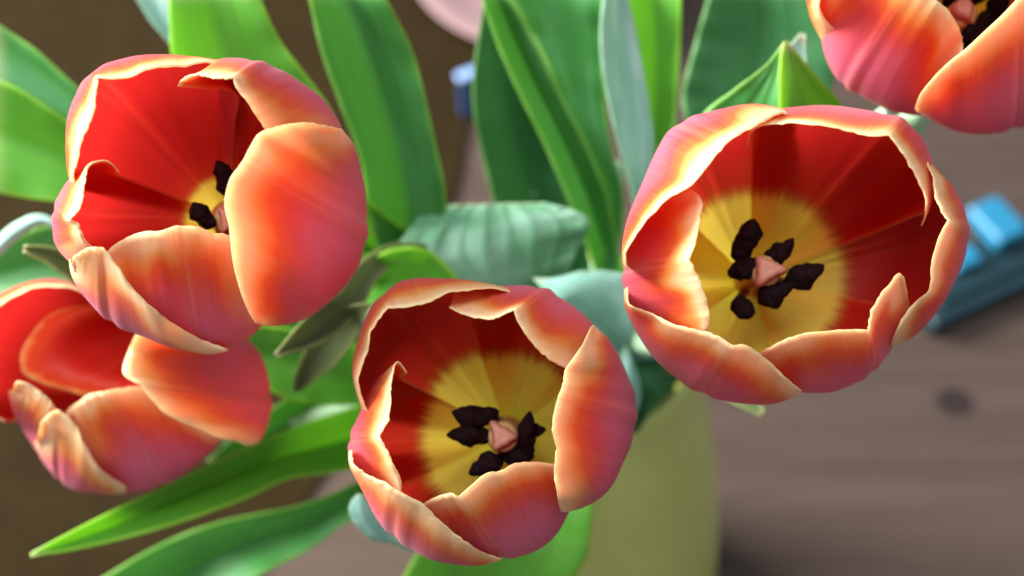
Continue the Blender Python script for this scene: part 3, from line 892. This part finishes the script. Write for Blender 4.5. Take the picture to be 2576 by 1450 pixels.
leaf(T3, [(1530, 990), (1545, 950), (1560, 900), (1565, 850)], [(1570, 1080), (1600, 1040), (1612, 980), (1590, 900)], [.270, .258, .252, .25], M_BLUE, -.003)
leaf(T3, [(1700, 940), (1780, 980), (1850, 1018), (1915, 1050)], [(1740, 900), (1840, 960), (1905, 1000), (1926, 1038)], [.25, .24, .232, .228], M_OLIVE, .001)
# long leaves to the lower left
leaf(T2, [(1120, 950), (900, 1022), (700, 1092), (550, 1158), (380, 1238), (200, 1328), (76, 1394)], [(1120, 1120), (890, 1178), (820, 1192), (720, 1208), (600, 1262), (400, 1332), (200, 1382), (78, 1400)], [.268, .250, .238, .228, .222, .217, .213], M_BRIGHT, .009, crease=.9)
leaf(T2, [(1120, 1110), (900, 1212), (760, 1270), (560, 1312), (400, 1372), (200, 1490)], [(1120, 1220), (900, 1300), (780, 1382), (650, 1450), (560, 1520), (420, 1600)], [.275, .262, .256, .252, .25, .25], M_LEAF, .006)
leaf(T2, [(1250, 1080), (1180, 1200), (1080, 1340), (1020, 1440), (960, 1560)], [(1480, 1080), (1492, 1230), (1480, 1380), (1445, 1450), (1360, 1560)], [.275, .258, .25, .245, .24], M_BRIGHT, .005)
leaf(T2, [(1080, 1300), (960, 1360), (905, 1330), (880, 1290), (884, 1262), (900, 1244)], [(1120, 1400), (1040, 1388), (990, 1360), (950, 1300), (925, 1260), (912, 1244)], [.232, .222, .216, .212, .210, .209], M_BLUE, -.003, root=False)
leaf(T4, [(1000, 860), (860, 870), (740, 830), (640, 820), (560, 850)], [(980, 1010), (860, 1020), (740, 1010), (640, 960), (580, 930)], [.266, .258, .25, .248, .25], M_BRIGHT, .004)
leaf(T4, [(1020, 940), (880, 950), (760, 985), (640, 1060), (520, 1160)], [(1060, 1060), (900, 1080), (760, 1110), (640, 1160), (540, 1190)], [.276, .268, .26, .255, .252], M_LEAF, .004)
# leaf tips at the left, beside the half closed tulip
leaf(T4, [(360, 800), (250, 760), (190, 715), (120, 665), (58, 636)], [(380, 740), (280, 690), (200, 650), (130, 622), (60, 618)], [.225, .216, .210, .206, .204], M_OLIVE, .003, root=False)
leaf(T4, [(420, 760), (250, 640), (120, 545), (40, 560), (-30, 620)], [(420, 820), (250, 680), (130, 570), (60, 590), (-20, 660)], [.25, .236, .226, .226, .23], M_BLUE, -.002, root=False)
leaf(T4, [(420, 700), (260, 610), (120, 570), (20, 610), (-60, 640)], [(420, 860), (260, 800), (120, 780), (20, 780), (-60, 800)], [.262, .252, .244, .246, .25], M_LEAF, .004)

# ------------------------------------------------------------------ things lying on the table behind
M_PINK = simple_mat('pink_glaze', (.24, .15, .155), .5, .15, .06, 12)
M_NAVY = simple_mat('navy_plastic', (.016, .045, .12), .4, .45, .15, 40)
M_PALE = simple_mat('pale_blue_plastic', (.20, .31, .56), .45, .45, .05, 40)
M_TEAL = simple_mat('teal_plastic', (.004, .019, .026), .45, .4, .2, 40)
M_CYAN = simple_mat('blue_plastic', (.012, .14, .25), .4, .4, .06, 30)

_pp = np.array([on_table(*p, .0195)[:2] for p in ((1063, 0), (1107, 43), (1159, 80), (1198, 98))])
PR = .085
_a, _b = _pp[0], _pp[-1]
_m = (_a + _b) / 2; _d = (_b - _a); _l = np.linalg.norm(_d)
_n = np.array([-_d[1], _d[0]]) / _l
_n = _n if _n[1] > 0 else -_n
_c = _m + _n * math.sqrt(PR ** 2 - (_l / 2) ** 2)
pc = np.array([_c[0], _c[1], 0])
plate = empty('plate', (pc[0], pc[1], 0))
tag(plate, 'pale pink round plate behind the tall upright leaves', 'plate')


def lathe_at(name, c, prof, mat, parent, seg=64):
    verts, faces = [], []
    for (r, z) in prof:
        for k in range(seg):
            a = 2 * math.pi * k / seg
            verts.append((c[0] + r * math.cos(a), c[1] + r * math.sin(a), z))
    for i in range(len(prof) - 1):
        for k in range(seg):
            k2 = (k + 1) % seg
            faces.append((i * seg + k, i * seg + k2, (i + 1) * seg + k2, (i + 1) * seg + k))
    faces.append(tuple(range(seg))[::-1])
    faces.append(tuple((len(prof) - 1) * seg + k for k in range(seg)))
    return mesh_obj(name, verts, faces, mat, parent)


lathe_at('dish', pc, [(PR * .55, .0025), (PR * .56, .004), (PR * .78, .010), (PR * .985, .018), (PR, .0195), (PR * .98, .0200), (PR * .78, .0130), (PR * .55, .0060), (.02, .0055)], M_PINK, plate)

M_OVERLAY = simple_mat('brown_overlay', (.0165, .0105, .0038), .9, .03, .35, 55, .3)  # even dark brown for a thin flat polygon over the left of the table
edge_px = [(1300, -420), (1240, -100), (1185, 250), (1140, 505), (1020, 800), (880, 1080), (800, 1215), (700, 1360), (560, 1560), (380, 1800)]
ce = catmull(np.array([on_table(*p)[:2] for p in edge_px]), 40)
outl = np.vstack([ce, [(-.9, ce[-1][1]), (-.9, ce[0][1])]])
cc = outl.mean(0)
overlay_o = empty('overlay', (cc[0], cc[1], 0))
tag(overlay_o, 'dark brown cloth spread on the table under the pale pink plate', 'overlay')
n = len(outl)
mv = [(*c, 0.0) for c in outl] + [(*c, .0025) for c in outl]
mesh_obj('flat_overlay', mv, [tuple(range(n)), tuple(range(2 * n - 1, n - 1, -1))] + [(k, (k + 1) % n, (k + 1) % n + n, k + n) for k in range(n)], M_OVERLAY, overlay_o, False)

nb = on_table(1196, 285)
navy = empty('plastic_block', (nb[0], nb[1], 0))
tag(navy, 'small upright navy block with pale blue top edge', 'block')
navy.rotation_euler.z = math.radians(26)
box('body', (-.0088, -.0028, 0), (.020, .0028, .030), M_NAVY, navy, .0015)
box('top_edge', (-.0100, -.0036, .030), (.0212, .0036, .0335), M_PALE, navy, .0021)

tb = on_table(2470, 700)
tealt = empty('plastic_tray', (tb[0], tb[1], 0))
tag(tealt, 'dark teal plastic tray with bright blue raised blocks on the bare wood', 'tray')
tealt.rotation_euler.z = math.radians(26)
box('base', (-.048, -.018, 0), (.090, .016, .012), M_TEAL, tealt, .003)
box('ridge', (-.040, -.010, .012), (.085, -.005, .0145), M_TEAL, tealt, .001)
box('raised_block', (.006, .004, .012), (.026, .030, .022), M_CYAN, tealt, .003)
box('raised_block', (-.020, .002, .012), (-.004, .014, .017), M_CYAN, tealt, .002)
